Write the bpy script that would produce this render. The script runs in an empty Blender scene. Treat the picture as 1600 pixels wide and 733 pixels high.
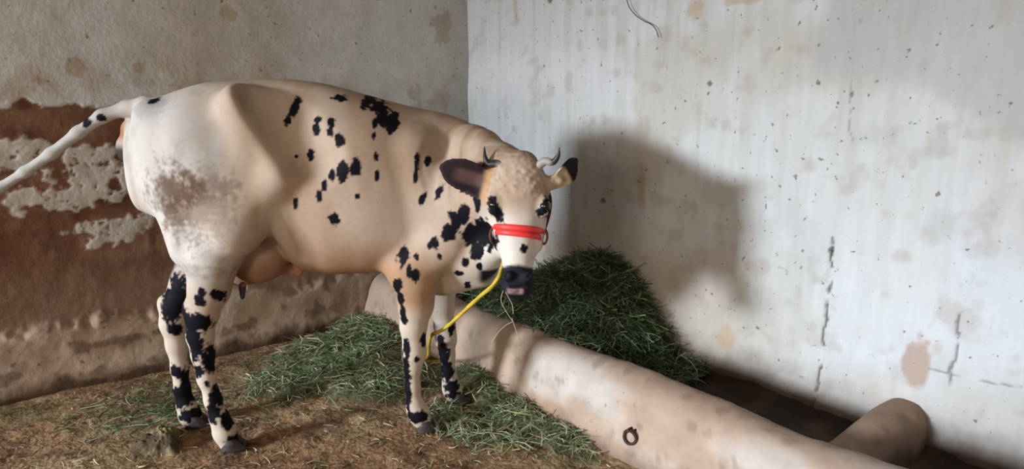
import bpy, math, random
import numpy as np
from mathutils import Vector, Matrix

random.seed(7)
RNG = np.random.default_rng(11)
scene = bpy.context.scene
COL = scene.collection

# ------------------------------------------------------------------ camera
F_PX, CAM_H = 1060.0, 1.35
PITCH = math.atan(216 / 1060.0)
F2 = np.array([-.768, .641]); F2 /= np.linalg.norm(F2)
R2 = np.array([F2[1], -F2[0]])
CAM = np.array([3.64, -2.67, CAM_H])
CP, SP = math.cos(PITCH), math.sin(PITCH)
cam_data = bpy.data.cameras.new('camera')
cam_data.sensor_width = 36.0
cam_data.lens = F_PX / 1600.0 * 36.0
cam_data.clip_start = .05
cam = bpy.data.objects.new('camera', cam_data)
COL.objects.link(cam)
fwd = Vector((F2[0] * CP, F2[1] * CP, -SP))
cam.location = CAM
cam.rotation_euler = fwd.to_track_quat('-Z', 'Y').to_euler()
scene.camera = cam

# ------------------------------------------------------------------ view, sky, doorway daylight, added fill
scene.view_settings.view_transform = 'Standard'
scene.view_settings.look = 'None'
scene.view_settings.gamma = 1.0
scene.view_settings.use_curve_mapping = False
scene.view_settings.exposure = 0.0
world = bpy.data.worlds.new('sky')
scene.world = world
world.use_nodes = True
bg = world.node_tree.nodes['Background']
bg.inputs['Color'].default_value = (.78, .88, 1.0, 1)
bg.inputs['Strength'].default_value = 1.2


def area_light(name, loc, target, sx, sy, power, color):
    d = bpy.data.lights.new(name, 'AREA')
    d.shape = 'RECTANGLE'; d.size = sx; d.size_y = sy
    d.energy = power; d.color = color
    o = bpy.data.objects.new(name, d)
    COL.objects.link(o)
    o.location = loc
    v = Vector(target) - Vector(loc)
    o.rotation_euler = v.to_track_quat('-Z', 'Y').to_euler()
    return o


area_light('doorway_daylight', (.30, -10.4, 2.65), (1.5, 0, .9), 1.5, .9, 1420, (.80, .90, 1.0))
area_light('added_side_fill', (4.6, -7.3, 1.7), (2.6, 0, .8), 1.5, 1.4, 130, (1.0, .88, .74))  # added fill lamp to lift the left wall and the cow's flank


# ------------------------------------------------------------------ pixel helpers (1600 x 733) used to take measurements
def ray(px, py):
    u = (px - 800) / F_PX; v = (py - 366) / F_PX
    a = CP - v * SP
    return np.array([F2[0] * a + R2[0] * u, F2[1] * a + R2[1] * u, -SP - v * CP])


def on_floor(px, py, z=0.0):
    d = ray(px, py); return CAM + d * ((z - CAM_H) / d[2])


def on_left(px, py, x=0.0):
    d = ray(px, py); return CAM + d * ((x - CAM[0]) / d[0])


def on_right(px, py, y=0.0):
    d = ray(px, py); return CAM + d * ((y - CAM[1]) / d[1])


def at_depth(px, py, dep):
    d = ray(px, py); return CAM + d * (dep / (d[0] * F2[0] + d[1] * F2[1]))


# ------------------------------------------------------------------ noise
def _hash(ix, iy, iz, seed):
    h = (ix * 374761393 + iy * 668265263 + iz * 2147483647 + seed * 1274126177) & 0xffffffff
    h = ((h ^ (h >> 13)) * 1274126177) & 0xffffffff
    h = h ^ (h >> 16)
    return (h & 0xffffff).astype(np.float64) / 0xffffff


def vnoise(p, seed=0):
    p = np.asarray(p, dtype=np.float64)
    i = np.floor(p).astype(np.int64); f = p - i
    f = f * f * (3 - 2 * f)
    r = 0
    for dx in (0, 1):
        wx = f[..., 0] if dx else 1 - f[..., 0]
        for dy in (0, 1):
            wy = f[..., 1] if dy else 1 - f[..., 1]
            for dz in (0, 1):
                wz = f[..., 2] if dz else 1 - f[..., 2]
                r = r + wx * wy * wz * _hash(i[..., 0] + dx, i[..., 1] + dy, i[..., 2] + dz, seed)
    return r


def fbm(p, octaves=4, seed=0):
    p = np.asarray(p, dtype=np.float64)
    r = 0; a = .5; tot = 0
    for o in range(octaves):
        r = r + a * vnoise(p * (2 ** o), seed + o * 17); tot += a; a *= .5
    return r / tot


def sstep(a, b, x):
    t = np.clip((x - a) / (b - a), 0, 1)
    return t * t * (3 - 2 * t)


def mixc(c, col, m):
    return c * (1 - m[..., None]) + np.array(col) * m[..., None]


# ------------------------------------------------------------------ object helpers
def mesh_obj(name, verts, faces, mat=None, parent=None, smooth=True, colors=None):
    me = bpy.data.meshes.new(name)
    if isinstance(faces, np.ndarray):
        n = len(faces); k = faces.shape[1]
        me.vertices.add(len(verts)); me.vertices.foreach_set('co', np.asarray(verts, np.float32).ravel())
        me.loops.add(n * k); me.loops.foreach_set('vertex_index', faces.astype(np.int32).ravel())
        me.polygons.add(n)
        me.polygons.foreach_set('loop_start', np.arange(0, n * k, k, dtype=np.int32))
        me.update(calc_edges=True); me.validate()
    else:
        me.from_pydata([tuple(v) for v in verts], [], [tuple(f) for f in faces]); me.update()
    if smooth:
        me.polygons.foreach_set('use_smooth', [True] * len(me.polygons))
    if colors is not None:
        at = me.color_attributes.new('tint', 'FLOAT_COLOR', 'POINT')
        c = np.ones((len(verts), 4), np.float32); c[:, :3] = colors
        at.data.foreach_set('color', c.ravel())
    o = bpy.data.objects.new(name, me)
    COL.objects.link(o)
    if mat: me.materials.append(mat)
    if parent: o.parent = parent
    return o


def empty(name, loc):
    o = bpy.data.objects.new(name, None)
    COL.objects.link(o); o.location = loc
    o.empty_display_size = .1
    return o


def tag(o, label=None, cat=None, group=None, kind=None):
    if label: o['label'] = label
    if cat: o['category'] = cat
    if group: o['group'] = group
    if kind: o['kind'] = kind
    return o


def rel(parent, pts):
    return np.asarray(pts) - np.array(parent.location)


def tube(path, radii, seg=10, cap=True, flat=1.0):
    path = np.asarray(path, float); n = len(path)
    radii = np.broadcast_to(radii, (n,))
    t = np.gradient(path, axis=0); t /= np.linalg.norm(t, axis=1)[:, None]
    up = np.array([0, 0, 1.0])
    if abs(t[0] @ up) > .9: up = np.array([1.0, 0, 0])
    nrm = up - t[0] * (up @ t[0]); nrm /= np.linalg.norm(nrm)
    V = []; Fc = []
    for i in range(n):
        nrm = nrm - t[i] * (nrm @ t[i]); nrm /= np.linalg.norm(nrm)
        b = np.cross(t[i], nrm)
        for k in range(seg):
            a = 2 * math.pi * k / seg
            V.append(path[i] + radii[i] * (math.cos(a) * nrm + flat * math.sin(a) * b))
    for i in range(n - 1):
        for k in range(seg):
            Fc.append((i * seg + k, i * seg + (k + 1) % seg, (i + 1) * seg + (k + 1) % seg, (i + 1) * seg + k))
    if cap:
        Fc.append(tuple(reversed(range(seg)))); Fc.append(tuple((n - 1) * seg + k for k in range(seg)))
    return V, Fc


def spline(pts, n):
    pts = np.asarray(pts, float); m = len(pts)
    P = np.vstack([2 * pts[0] - pts[1], pts, 2 * pts[-1] - pts[-2]])
    out = []
    for q in np.linspace(0, m - 1, n):
        i = min(int(q), m - 2); t = q - i
        a, b, c, d = P[i], P[i + 1], P[i + 2], P[i + 3]
        out.append(.5 * ((2 * b) + (c - a) * t + (2 * a - 5 * b + 4 * c - d) * t * t + (3 * b - a - 3 * c + d) * t ** 3))
    return np.array(out)


# ------------------------------------------------------------------ materials
def material(name, color=(.5, .5, .5), rough=.8, attr=None, noise=0.0, nscale=30, bump=0.0, bscale=60, bdist=.004,
             spec=.3, stretch=(1, 1, 1), specks=None, sheen=0.0):
    m = bpy.data.materials.new(name); m.use_nodes = True
    nt = m.node_tree; N = nt.nodes; L = nt.links
    bs = N['Principled BSDF']
    bs.inputs['Roughness'].default_value = rough
    bs.inputs['Specular IOR Level'].default_value = spec
    if sheen:
        bs.inputs['Sheen Weight'].default_value = sheen
    tc = N.new('ShaderNodeTexCoord')
    mp = N.new('ShaderNodeMapping'); mp.inputs['Scale'].default_value = stretch
    L.new(tc.outputs['Object'], mp.inputs['Vector'])
    if attr:
        a = N.new('ShaderNodeAttribute'); a.attribute_name = attr
        cur = a.outputs['Color']
    else:
        r = N.new('ShaderNodeRGB'); r.outputs[0].default_value = (*color, 1)
        cur = r.outputs[0]
    if noise:
        nz = N.new('ShaderNodeTexNoise'); nz.inputs['Scale'].default_value = nscale
        nz.inputs['Detail'].default_value = 6; nz.inputs['Roughness'].default_value = .65
        L.new(mp.outputs[0], nz.inputs['Vector'])
        mr = N.new('ShaderNodeMapRange')
        mr.inputs['From Min'].default_value = .3; mr.inputs['From Max'].default_value = .7
        mr.inputs['To Min'].default_value = 1 - noise; mr.inputs['To Max'].default_value = 1 + noise
        L.new(nz.outputs['Fac'], mr.inputs['Value'])
        mx = N.new('ShaderNodeMix'); mx.data_type = 'RGBA'; mx.blend_type = 'MULTIPLY'; mx.clamp_result = False
        mx.inputs['Factor'].default_value = 1
        L.new(cur, mx.inputs['A']); L.new(mr.outputs[0], mx.inputs['B'])
        cur = mx.outputs['Result']
    if specks:
        sc, lo, hi, sp_col, fac = specks
        nz = N.new('ShaderNodeTexNoise'); nz.inputs['Scale'].default_value = sc
        nz.inputs['Detail'].default_value = 3; nz.inputs['Roughness'].default_value = .6
        L.new(tc.outputs['Object'], nz.inputs['Vector'])
        mr = N.new('ShaderNodeMapRange')
        mr.inputs['From Min'].default_value = lo; mr.inputs['From Max'].default_value = hi
        mr.inputs['To Min'].default_value = 0; mr.inputs['To Max'].default_value = fac
        L.new(nz.outputs['Fac'], mr.inputs['Value'])
        mx = N.new('ShaderNodeMix'); mx.data_type = 'RGBA'
        L.new(mr.outputs[0], mx.inputs['Factor'])
        L.new(cur, mx.inputs['A']); mx.inputs['B'].default_value = (*sp_col, 1)
        cur = mx.outputs['Result']
    L.new(cur, bs.inputs['Base Color'])
    if bump:
        nb = N.new('ShaderNodeTexNoise'); nb.inputs['Scale'].default_value = bscale
        nb.inputs['Detail'].default_value = 5
        L.new(tc.outputs['Object'], nb.inputs['Vector'])
        bp = N.new('ShaderNodeBump'); bp.inputs['Strength'].default_value = bump
        bp.inputs['Distance'].default_value = bdist
        L.new(nb.outputs['Fac'], bp.inputs['Height'])
        L.new(bp.outputs[0], bs.inputs['Normal'])
    return m


M_LEFT = material('peeling_plaster', attr='tint', rough=.92, noise=.10, nscale=9, bump=.5, bscale=45, bdist=.006, spec=.15,
                  specks=(30, .655, .70, (.15, .10, .07), .7))
M_RIGHT = material('old_whitewash', attr='tint', rough=.9, noise=.07, nscale=5, bump=.35, bscale=40, bdist=.005, spec=.2,
                   stretch=(4, 4, .7), specks=(34, .655, .70, (.13, .10, .08), .75))
M_PLAIN = material('plain_whitewash', (.60, .58, .54), rough=.9, noise=.1, nscale=4, bump=.2)
M_CEIL = material('sooty_plaster', (.40, .36, .31), rough=.95, noise=.1, nscale=4)
M_FLOOR = material('trodden_dirt', attr='tint', rough=.95, noise=.35, nscale=24, bump=.8, bscale=55, bdist=.012, spec=.1,
                   specks=(48, .60, .70, (.34, .24, .13), .55))
M_TROUGH = material('worn_cement', attr='tint', rough=.85, noise=.14, nscale=10, bump=.4, bscale=50, bdist=.004, spec=.25,
                    specks=(34, .68, .74, (.12, .08, .05), .6))
M_COAT = material('short_hair_coat', attr='tint', rough=.62, noise=.05, nscale=45, bump=.12, bscale=160, bdist=.003, spec=.07)
M_BLADE = material('grass_blade', attr='tint', rough=.6, spec=.35)
M_HOOF = material('hoof_horn', (.055, .045, .045), rough=.5, noise=.3, nscale=60)
M_EYE = material('eye', (.006, .005, .005), rough=.07, spec=.8)
M_HORN = material('horn', attr='tint', rough=.45, noise=.1, nscale=60, spec=.4)
M_RED = material('red_webbing', (.80, .045, .04), rough=.45, noise=.08, nscale=80, spec=.4)
M_BROWNROPE = material('brown_cord', (.12, .05, .03), rough=.8, noise=.3, nscale=120)
M_YELLOW = material('yellow_rope', (.52, .37, .035), rough=.6, noise=.2, nscale=150)
M_RUST = material('rusty_iron', (.05, .028, .02), rough=.7, noise=.4, nscale=80, bump=.4, bscale=200)
M_DUNG = material('dung', attr='tint', rough=.85, noise=.3, nscale=50, bump=.6, bscale=90, bdist=.008)
M_THREAD = material('dark_thread', (.06, .045, .035), rough=.9)
M_WOOD = material('grey_wood', (.22, .17, .12), rough=.8, noise=.2, nscale=20, stretch=(8, 8, 1))

# ------------------------------------------------------------------ the room
BACK_Y, END_X, TOP_Z = -7.1, 6.4, 3.0


def height_grid(name, us, vs, pos, disp, mat, colors, flip=False):
    """us x vs grid; pos(U,V,D) -> xyz"""
    U, V = np.meshgrid(us, vs, indexing='ij')
    P = pos(U, V, disp(U, V))
    nu, nv = U.shape
    idx = np.arange(nu * nv).reshape(nu, nv)
    q = np.stack([idx[:-1, :-1], idx[1:, :-1], idx[1:, 1:], idx[:-1, 1:]], -1).reshape(-1, 4)
    if flip: q = q[:, ::-1]
    return mesh_obj(name, P.reshape(-1, 3), q, mat, colors=colors(U, V).reshape(-1, 3))


def blob_mask(U, V, blobs, conv, seed, wob=.35, freq=14, soft=.08):
    """soft irregular patches: blobs are (px, py, rx_px, ry_px)"""
    m = np.zeros_like(U)
    nz = fbm(np.stack([U * freq, V * freq, 0 * U], -1), 4, seed) - .5
    for (px, py, rx, ry) in blobs:
        c = conv(px, py); a = conv(px + rx, py); b = conv(px, py + ry)
        ru = max(abs(a[0] - c[0]), .004); rv = max(abs(b[1] - c[1]), .004)
        d = np.sqrt(((U - c[0]) / ru) ** 2 + ((V - c[1]) / rv) ** 2)
        m = np.maximum(m, sstep(1 + soft, 1 - soft, d + nz * wob * 5))
    return m


# --- left wall (plane x = 0), u = distance from the corner, v = height
def conv_left(px, py):
    p = on_left(px, py); return (-p[1], p[2])


left_white = [(12, 238, 55, 26), (66, 224, 18, 14), (135, 245, 45, 22), (165, 272, 90, 22), (215, 262, 55, 24), (110, 305, 90, 20),
              (190, 352, 52, 17), (160, 375, 22, 12), (250, 240, 40, 30), (300, 300, 60, 30)]


def left_fields(U, V):
    n1 = fbm(np.stack([U * 3, V * 3, 0 * U], -1), 4, 3)
    n2 = fbm(np.stack([U * 16, V * 16, 0 * U + 4], -1), 4, 5)
    edge = 1.315 + (n1 - .5) * .10 + (n2 - .5) * .10 - sstep(1.6, .6, U) * .22
    peel = sstep(.006, -.006, V - edge)
    white = blob_mask(U, V, left_white, conv_left, 9, wob=.50, freq=15, soft=.12)
    white = white * sstep(.80, .70, fbm(np.stack([U * 34, V * 34, 0 * U + 2], -1), 3, 15) + .25 * (fbm(np.stack([U * 8, V * 8, 0 * U + 2], -1), 3, 19) - .5))
    pl_edge = .33 + (n1 - .5) * .22 + (n2 - .5) * .08
    plinth = sstep(.03, -.03, V - pl_edge)
    return peel, white * peel, plinth, n1, n2


def left_disp(U, V):
    peel, white, plinth, n1, n2 = left_fields(U, V)
    n3 = fbm(np.stack([U * 5, V * 5, 0 * U + 8], -1), 4, 31)
    foot = sstep(.16, .0, V)
    return -.010 * peel +   .005 * white + .026 * plinth + foot * .03 + (n1 - .5) * .02 + (n2 - .5) * .006 * (peel * .8 + .2) \
        + (n3 - .5) * .02 * plinth


def left_cols(U, V):
    peel, white, plinth, n1, n2 = left_fields(U, V)
    c = np.zeros(U.shape + (3,)) + np.array([.60, .60, .57])
    big = fbm(np.stack([U * 1.3, V * 1.3, 0 * U], -1), 3, 41)
    c = mixc(c, (.50, .44, .37), sstep(.5, .75, big) * .7)
    near = sstep(.35, .0, V - 1.32) * sstep(.45, .7, n1 + (n2 - .5) * .5)
    c = mixc(c, (.40, .29, .20), near * .6)
    st = blob_mask(U, V, [(357, 20, 12, 10), (115, 103, 14, 14), (60, 125, 8, 8), (690, 40, 14, 30), (215, 105, 10, 8)], conv_left, 12, .3, 20)
    c = mixc(c, (.38, .26, .15), st * .55)
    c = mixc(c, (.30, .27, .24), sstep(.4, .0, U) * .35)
    brown = np.zeros_like(c) + np.array([.170, .078, .045])
    brown = mixc(brown, (.29, .165, .105), sstep(.42, .68, n1) * .9)
    brown = mixc(brown, (.09, .042, .026), sstep(.56, .75, n2) * .7)
    brown = mixc(brown, (.30, .20, .14), sstep(.75, .3, V) * .75)
    brown = mixc(brown, (.54, .49, .43), white)
    pc = np.zeros_like(c) + np.array([.46, .345, .25])
    pc = mixc(pc, (.50, .43, .35), sstep(.5, .7, n1) * .5)
    pc = mixc(pc, (.15, .08, .05), sstep(.58, .74, n2) * .7)
    pc = mixc(pc, (.20, .12, .08), sstep(1.5, .9, U) * .4)
    low = mixc(brown, (0, 0, 0), 0 * peel)
    low = low * (1 - plinth[..., None]) + pc * plinth[..., None]
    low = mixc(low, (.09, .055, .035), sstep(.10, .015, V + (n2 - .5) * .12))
    return c * (1 - peel[..., None]) + low * peel[..., None]


lu = np.concatenate([np.linspace(-.15, 3.0, 400), np.linspace(3.1, -BACK_Y + .1, 50)])
lv = np.concatenate([np.linspace(-.1, 2.1, 290), np.linspace(2.15, TOP_Z, 12)])
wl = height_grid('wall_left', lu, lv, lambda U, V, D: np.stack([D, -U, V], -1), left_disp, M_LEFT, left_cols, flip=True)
tag(wl, 'peeling plaster wall behind the cow with whitewash above bare brown mud', kind='structure')


# --- right wall (plane y = 0), u = distance from the corner, v = height
def conv_right(px, py):
    p = on_right(px, py); return (p[0], p[2])


CRACKS = [([(1300, 372), (1297, 440), (1291, 470), (1293, 500), (1286, 540), (1281, 580), (1275, 632)], .006, .9),
          ([(1500, 488), (1497, 520), (1493, 560), (1482, 600), (1479, 650)], .005, .7),
          ([(1335, 10), (1336, 60), (1332, 110), (1327, 170), (1330, 220)], .003, .4),
          ([(1455, 575), (1500, 590), (1560, 600), (1600, 606)], .003, .5)]


def crack_dist(U, V):
    n = fbm(np.stack([U * 18, V * 18, 0 * U], -1), 3, 71) - .5
    out = []
    for pts, w, a in CRACKS:
        P = [conv_right(*p) for p in pts]
        d = np.full(U.shape, 9.0)
        Uw = U + n * .035
        for (a0, b0), (a1, b1) in zip(P[:-1], P[1:]):
            ex, ey = a1 - a0, b1 - b0
            t = np.clip(((Uw - a0) * ex + (V - b0) * ey) / (ex * ex + ey * ey), 0, 1)
            d = np.minimum(d, np.hypot(Uw - a0 - t * ex, V - b0 - t * ey))
        out.append(sstep(w * 1.5, w * .4, d) * a * sstep(.30, .45, n + .5))
    return np.max(out, axis=0)


def right_disp(U, V):
    n1 = fbm(np.stack([U * 2.2, V * 2.2, 0 * U], -1), 4, 51)
    cove = sstep(.22, .03, V)
    return (n1 - .5) * .025 + cove * .06 - crack_dist(U, V) * .006


def right_cols(U, V):
    n1 = fbm(np.stack([U * 2, V * 2, 0 * U], -1), 4, 53)
    n2 = fbm(np.stack([U * 13, V * 13, 0 * U], -1), 4, 57)
    ns = fbm(np.stack([U * 22, V * .9, 0 * U], -1), 3, 59)
    c = np.zeros(U.shape + (3,)) + np.array([.59, .60, .60])
    c = mixc(c, (.64, .67, .72), sstep(1.25, .7, V) * sstep(1.7, 2.2, U) * sstep(.35, .6, n1))
    c = mixc(c, (.50, .50, .46), sstep(.5, .7, ns) * sstep(.5, 1.5, V) * .55)
    c = mixc(c, (.66, .66, .68), sstep(.22, .0, np.abs(V - 1.42 + (n1 - .5) * .2)) * sstep(2.6, 1.6, U) * .6)
    c = mixc(c, (.48, .43, .36), sstep(.52, .75, n1) * .5)
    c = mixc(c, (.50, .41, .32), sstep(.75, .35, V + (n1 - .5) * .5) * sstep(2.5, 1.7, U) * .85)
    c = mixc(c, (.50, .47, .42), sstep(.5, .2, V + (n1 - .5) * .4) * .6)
    c = mixc(c, (.36, .29, .23), sstep(.56, .80, n2) * .35)
    grey = blob_mask(U, V, [(1350, 215, 45, 22), (1470, 355, 40, 22), (1240, 430, 35, 90), (1130, 310, 40, 26)], conv_right, 63, .35, 12, .6)
    c = mixc(c, (.40, .40, .38), grey * .35)
    tan = blob_mask(U, V, [(1135, 524, 13, 22), (1090, 10, 14, 18), (1160, 0, 22, 6), (805, 18, 4, 22), (1003, 300, 6, 30), (1570, 20, 16, 22)],
                    conv_right, 65, .28, 18, .5)
    c = mixc(c, (.46, .31, .17), tan * .6)
    pink = blob_mask(U, V, [(1432, 566, 18, 33)], conv_right, 67, .30, 16, .2)
    c = mixc(c, (.42, .29, .225), pink * .8)
    dark = blob_mask(U, V, [(943, 313, 5, 4), (1298, 392, 4, 8), (1344, 33, 4, 4), (1330, 146, 3, 5), (860, 0, 3, 5), (1108, 130, 4, 3)], conv_right, 69, .2, 30)
    c = mixc(c, (.12, .09, .07), dark * .8)
    c = mixc(c, (.07, .055, .045), crack_dist(U, V))
    # greyer tone high on the wall, with an uneven lower edge
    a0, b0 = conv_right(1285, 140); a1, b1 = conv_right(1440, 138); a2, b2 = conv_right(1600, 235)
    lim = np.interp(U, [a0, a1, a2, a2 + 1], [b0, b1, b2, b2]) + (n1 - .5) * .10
    grey_high = sstep(-.03, .05, V - lim) * sstep(-.05, .05, U - a0 + (n1 - .5) * .15)
    c = mixc(c, (.45, .455, .45), grey_high * .75)
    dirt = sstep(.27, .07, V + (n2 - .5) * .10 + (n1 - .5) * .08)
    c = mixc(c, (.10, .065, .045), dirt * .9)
    return c


ru = np.concatenate([np.linspace(-.15, 3.5, 460), np.linspace(3.6, END_X + .1, 30)])
rv = np.concatenate([np.linspace(-.1, 2.1, 280), np.linspace(2.15, TOP_Z, 12)])
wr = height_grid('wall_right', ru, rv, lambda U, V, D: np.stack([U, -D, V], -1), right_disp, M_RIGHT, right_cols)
tag(wr, 'whitewashed wall with cracks and stains above the trough', kind='structure')


def box(name, lo, hi, mat, parent=None):
    x0, y0, z0 = lo; x1, y1, z1 = hi
    V = [(x0, y0, z0), (x1, y0, z0), (x1, y1, z0), (x0, y1, z0), (x0, y0, z1), (x1, y0, z1), (x1, y1, z1), (x0, y1, z1)]
    Fc = [(3, 2, 1, 0), (4, 5, 6, 7), (0, 1, 5, 4), (1, 2, 6, 5), (2, 3, 7, 6), (3, 0, 4, 7)]
    return mesh_obj(name, V, Fc, mat, parent, smooth=False)


def boxes(name, lst, mat):
    V = []; Fc = []
    for lo, hi in lst:
        b = len(V)
        x0, y0, z0 = lo; x1, y1, z1 = hi
        V += [(x0, y0, z0), (x1, y0, z0), (x1, y1, z0), (x0, y1, z0), (x0, y0, z1), (x1, y0, z1), (x1, y1, z1), (x0, y1, z1)]
        Fc += [tuple(b + i for i in f) for f in [(3, 2, 1, 0), (4, 5, 6, 7), (0, 1, 5, 4), (1, 2, 6, 5), (2, 3, 7, 6), (3, 0, 4, 7)]]
    return mesh_obj(name, V, Fc, mat, smooth=False)


# back wall with the doorway and an opening added for fill, both behind the camera
yb, yt = BACK_Y, BACK_Y - .25
tag(boxes('wall_back', [((-.1, yt, 0), (.1, yb, TOP_Z)), ((.1, yt, 2.35), (1.6, yb, TOP_Z)), ((1.6, yt, 0), (3.8, yb, TOP_Z)),
                        ((3.8, yt, 0), (5.4, yb, .95)), ((3.8, yt, 2.45), (5.4, yb, TOP_Z)), ((5.4, yt, 0), (END_X + .2, yb, TOP_Z))], M_PLAIN),
    kind='structure')
tag(box('wall_end', (END_X, BACK_Y, 0), (END_X + .2, .1, TOP_Z), M_PLAIN), kind='structure')
tag(box('ceiling', (-.1, yt, TOP_Z), (END_X + .2, .2, TOP_Z + .15), M_CEIL), kind='structure')


# --- floor
def floor_h(x, y):
    x = np.asarray(x, float); y = np.asarray(y, float)
    n1 = fbm(np.stack([x * 2.5, y * 2.5, 0 * x], -1), 3, 81) - .5
    n2 = fbm(np.stack([x * 14, y * 14, 0 * x], -1), 3, 83) - .5
    return n1 * .035 + n2 * .018


def floor_cols(U, V):
    n1 = fbm(np.stack([U * 2, V * 2, 0 * U], -1), 4, 87)
    n2 = fbm(np.stack([U * 12, V * 12, 0 * U], -1), 4, 89)
    c = np.zeros(U.shape + (3,)) + np.array([.30, .175, .095])
    c = mixc(c, (.38, .265, .15), sstep(.42, .65, n1) * .8)
    c = mixc(c, (.10, .055, .032), sstep(.5, .72, n2) * .7)
    c = mixc(c, (.16, .15, .06), sstep(.55, .75, fbm(np.stack([U * 4, V * 4, 0 * U], -1), 3, 91)) * .4)
    return c


fx = np.concatenate([np.linspace(-.1, 3.2, 330), np.linspace(3.3, END_X + .1, 30)])
fy = np.concatenate([np.linspace(BACK_Y - .1, -3.3, 30), np.linspace(-3.2, .1, 330)])
fl = height_grid('floor', fx, fy, lambda U, V, D: np.stack([U, V, D], -1), lambda U, V: floor_h(U, V), M_FLOOR, floor_cols)
tag(fl, 'trodden brown dirt floor strewn with straw', kind='structure')

# --- feeding trough: a low rounded cement kerb in front of the right wall, with its bed and cross wall
TR_X0, TR_X1 = .03, 6.3
prof = np.array([(-.860, -.06), (-.850, .0), (-.832, .06), (-.812, .12), (-.795, .18), (-.778, .225), (-.750, .262), (-.715, .282),
                 (-.675, .288), (-.635, .280), (-.605, .258), (-.588, .22), (-.578, .16), (-.570, .09), (-.56, .02), (-.55, -.06)])
prof = spline(prof, 46)
xs = np.concatenate([np.linspace(TR_X0, 3.4, 300), np.linspace(3.45, TR_X1, 40)])
X, K = np.meshgrid(xs, np.arange(len(prof)), indexing='ij')
Y = prof[K, 0].copy(); Z = prof[K, 1].copy()
nz = fbm(np.stack([X * 3, Y * 3, Z * 3], -1), 4, 101) - .5
nz2 = fbm(np.stack([X * 16, Y * 16, Z * 16], -1), 3, 103) - .5
Y += nz * .05 + nz2 * .008; Z += (nz * .035 + nz2 * .008) * (Z > .02)
n1 = fbm(np.stack([X * 2.2, Y * 5, Z * 5], -1), 4, 105)
n2 = fbm(np.stack([X * 14, Y * 14, Z * 14], -1), 4, 107)
tcx = np.zeros(X.shape + (3,)) + np.array([.43, .315, .235])
tcx = mixc(tcx, (.54, .49, .45), sstep(.45, .66, n1) * sstep(.9, 1.8, X) * .9)
tcx = mixc(tcx, (.36, .23, .15), sstep(.55, .75, fbm(np.stack([X * 3, Y * 7, Z * 7], -1), 3, 109)) * .6)
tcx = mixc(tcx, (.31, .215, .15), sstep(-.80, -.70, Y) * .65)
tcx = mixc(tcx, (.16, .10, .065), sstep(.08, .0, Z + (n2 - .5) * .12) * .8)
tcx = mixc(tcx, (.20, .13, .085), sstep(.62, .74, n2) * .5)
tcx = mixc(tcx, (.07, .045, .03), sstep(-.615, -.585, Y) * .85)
idx = np.arange(X.size).reshape(X.shape)
q = np.stack([idx[:-1, :-1], idx[:-1, 1:], idx[1:, 1:], idx[1:, :-1]], -1).reshape(-1, 4)[:, ::-1]
X_K, Y_K, Z_K = X, Y, Z
trough = empty('feeding_trough', (1.6, -.70, 0))
tag(trough, 'low rounded cement feeding trough built along the whitewashed wall', 'trough')
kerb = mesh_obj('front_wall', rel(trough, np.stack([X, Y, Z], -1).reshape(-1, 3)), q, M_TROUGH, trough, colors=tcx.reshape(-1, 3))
# bed of the trough
bu = np.linspace(TR_X0, TR_X1, 260); bv = np.linspace(-.585, -.004, 40)
U, V = np.meshgrid(bu, bv, indexing='ij')
D = .06 + (fbm(np.stack([U * 6, V * 6, 0 * U], -1), 3, 111) - .5) * .04 + .04 * sstep(-.12, -.01, V) + .03 * sstep(-.50, -.58, V)
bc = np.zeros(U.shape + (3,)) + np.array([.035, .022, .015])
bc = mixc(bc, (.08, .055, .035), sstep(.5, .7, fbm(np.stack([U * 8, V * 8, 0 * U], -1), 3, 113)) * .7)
idx = np.arange(U.size).reshape(U.shape)
q = np.stack([idx[:-1, :-1], idx[1:, :-1], idx[1:, 1:], idx[:-1, 1:]], -1).reshape(-1, 4)
mesh_obj('trough_bed', rel(trough, np.stack([U, V, D], -1).reshape(-1, 3)), q, M_TROUGH, trough, colors=bc.reshape(-1, 3))
# cross wall: rounded ridge that climbs from the kerb to the wall
cu = np.linspace(0, 1, 30); ck = np.linspace(0, 1, 26)
U, K = np.meshgrid(cu, ck, indexing='ij')
yy = -.62 + .64 * U
ctr = 2.745 + .02 * U
hh = .222 - .012 * np.sin(U * 6)
ang = math.pi * K
xx = ctr - np.sign(np.cos(ang)) * np.abs(np.cos(ang)) ** .8 * (.085 + .02 * U)
zz = .02 + (hh - .02) * np.sin(ang) ** .75
n = fbm(np.stack([xx * 8, yy * 8, zz * 8], -1), 3, 121) - .5
zz = zz + n * .03 * (zz > .05); xx = xx + n * .03
cc = np.zeros(U.shape + (3,)) + np.array([.28, .19, .135])
cc = mixc(cc, (.20, .13, .09), sstep(.5, .7, fbm(np.stack([xx * 12, yy * 12, zz * 12], -1), 3, 123)) * .6)
cc = mixc(cc, (.05, .032, .022), sstep(.17, .07, zz + (fbm(np.stack([xx * 9, yy * 9, zz * 9], -1), 3, 125) - .5) * .12) * .85)
idx = np.arange(U.size).reshape(U.shape)
q = np.stack([idx[:-1, :-1], idx[:-1, 1:], idx[1:, 1:], idx[1:, :-1]], -1).reshape(-1, 4)[:, ::-1]
o = mesh_obj('cross_wall', rel(trough, np.stack([xx, yy, zz], -1).reshape(-1, 3)), q, M_TROUGH, trough, colors=cc.reshape(-1, 3))

# ------------------------------------------------------------------ the cow
AX = np.array([.467, .884]); AX /= np.linalg.norm(AX)          # forward
LT = np.array([AX[1], -AX[0]])                                  # towards the camera (its right side)
M0 = np.array([.926, -1.987])


def to_local(p):
    p = np.asarray(p, float); d = p[..., :2] - M0
    return np.stack([d @ AX, d @ LT, p[..., 2]], -1)


def to_world(p):
    p = np.asarray(p, float)
    xy = M0 + p[..., :1] * AX + p[..., 1:2] * LT
    return np.concatenate([xy, p[..., 2:3]], -1)


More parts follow.
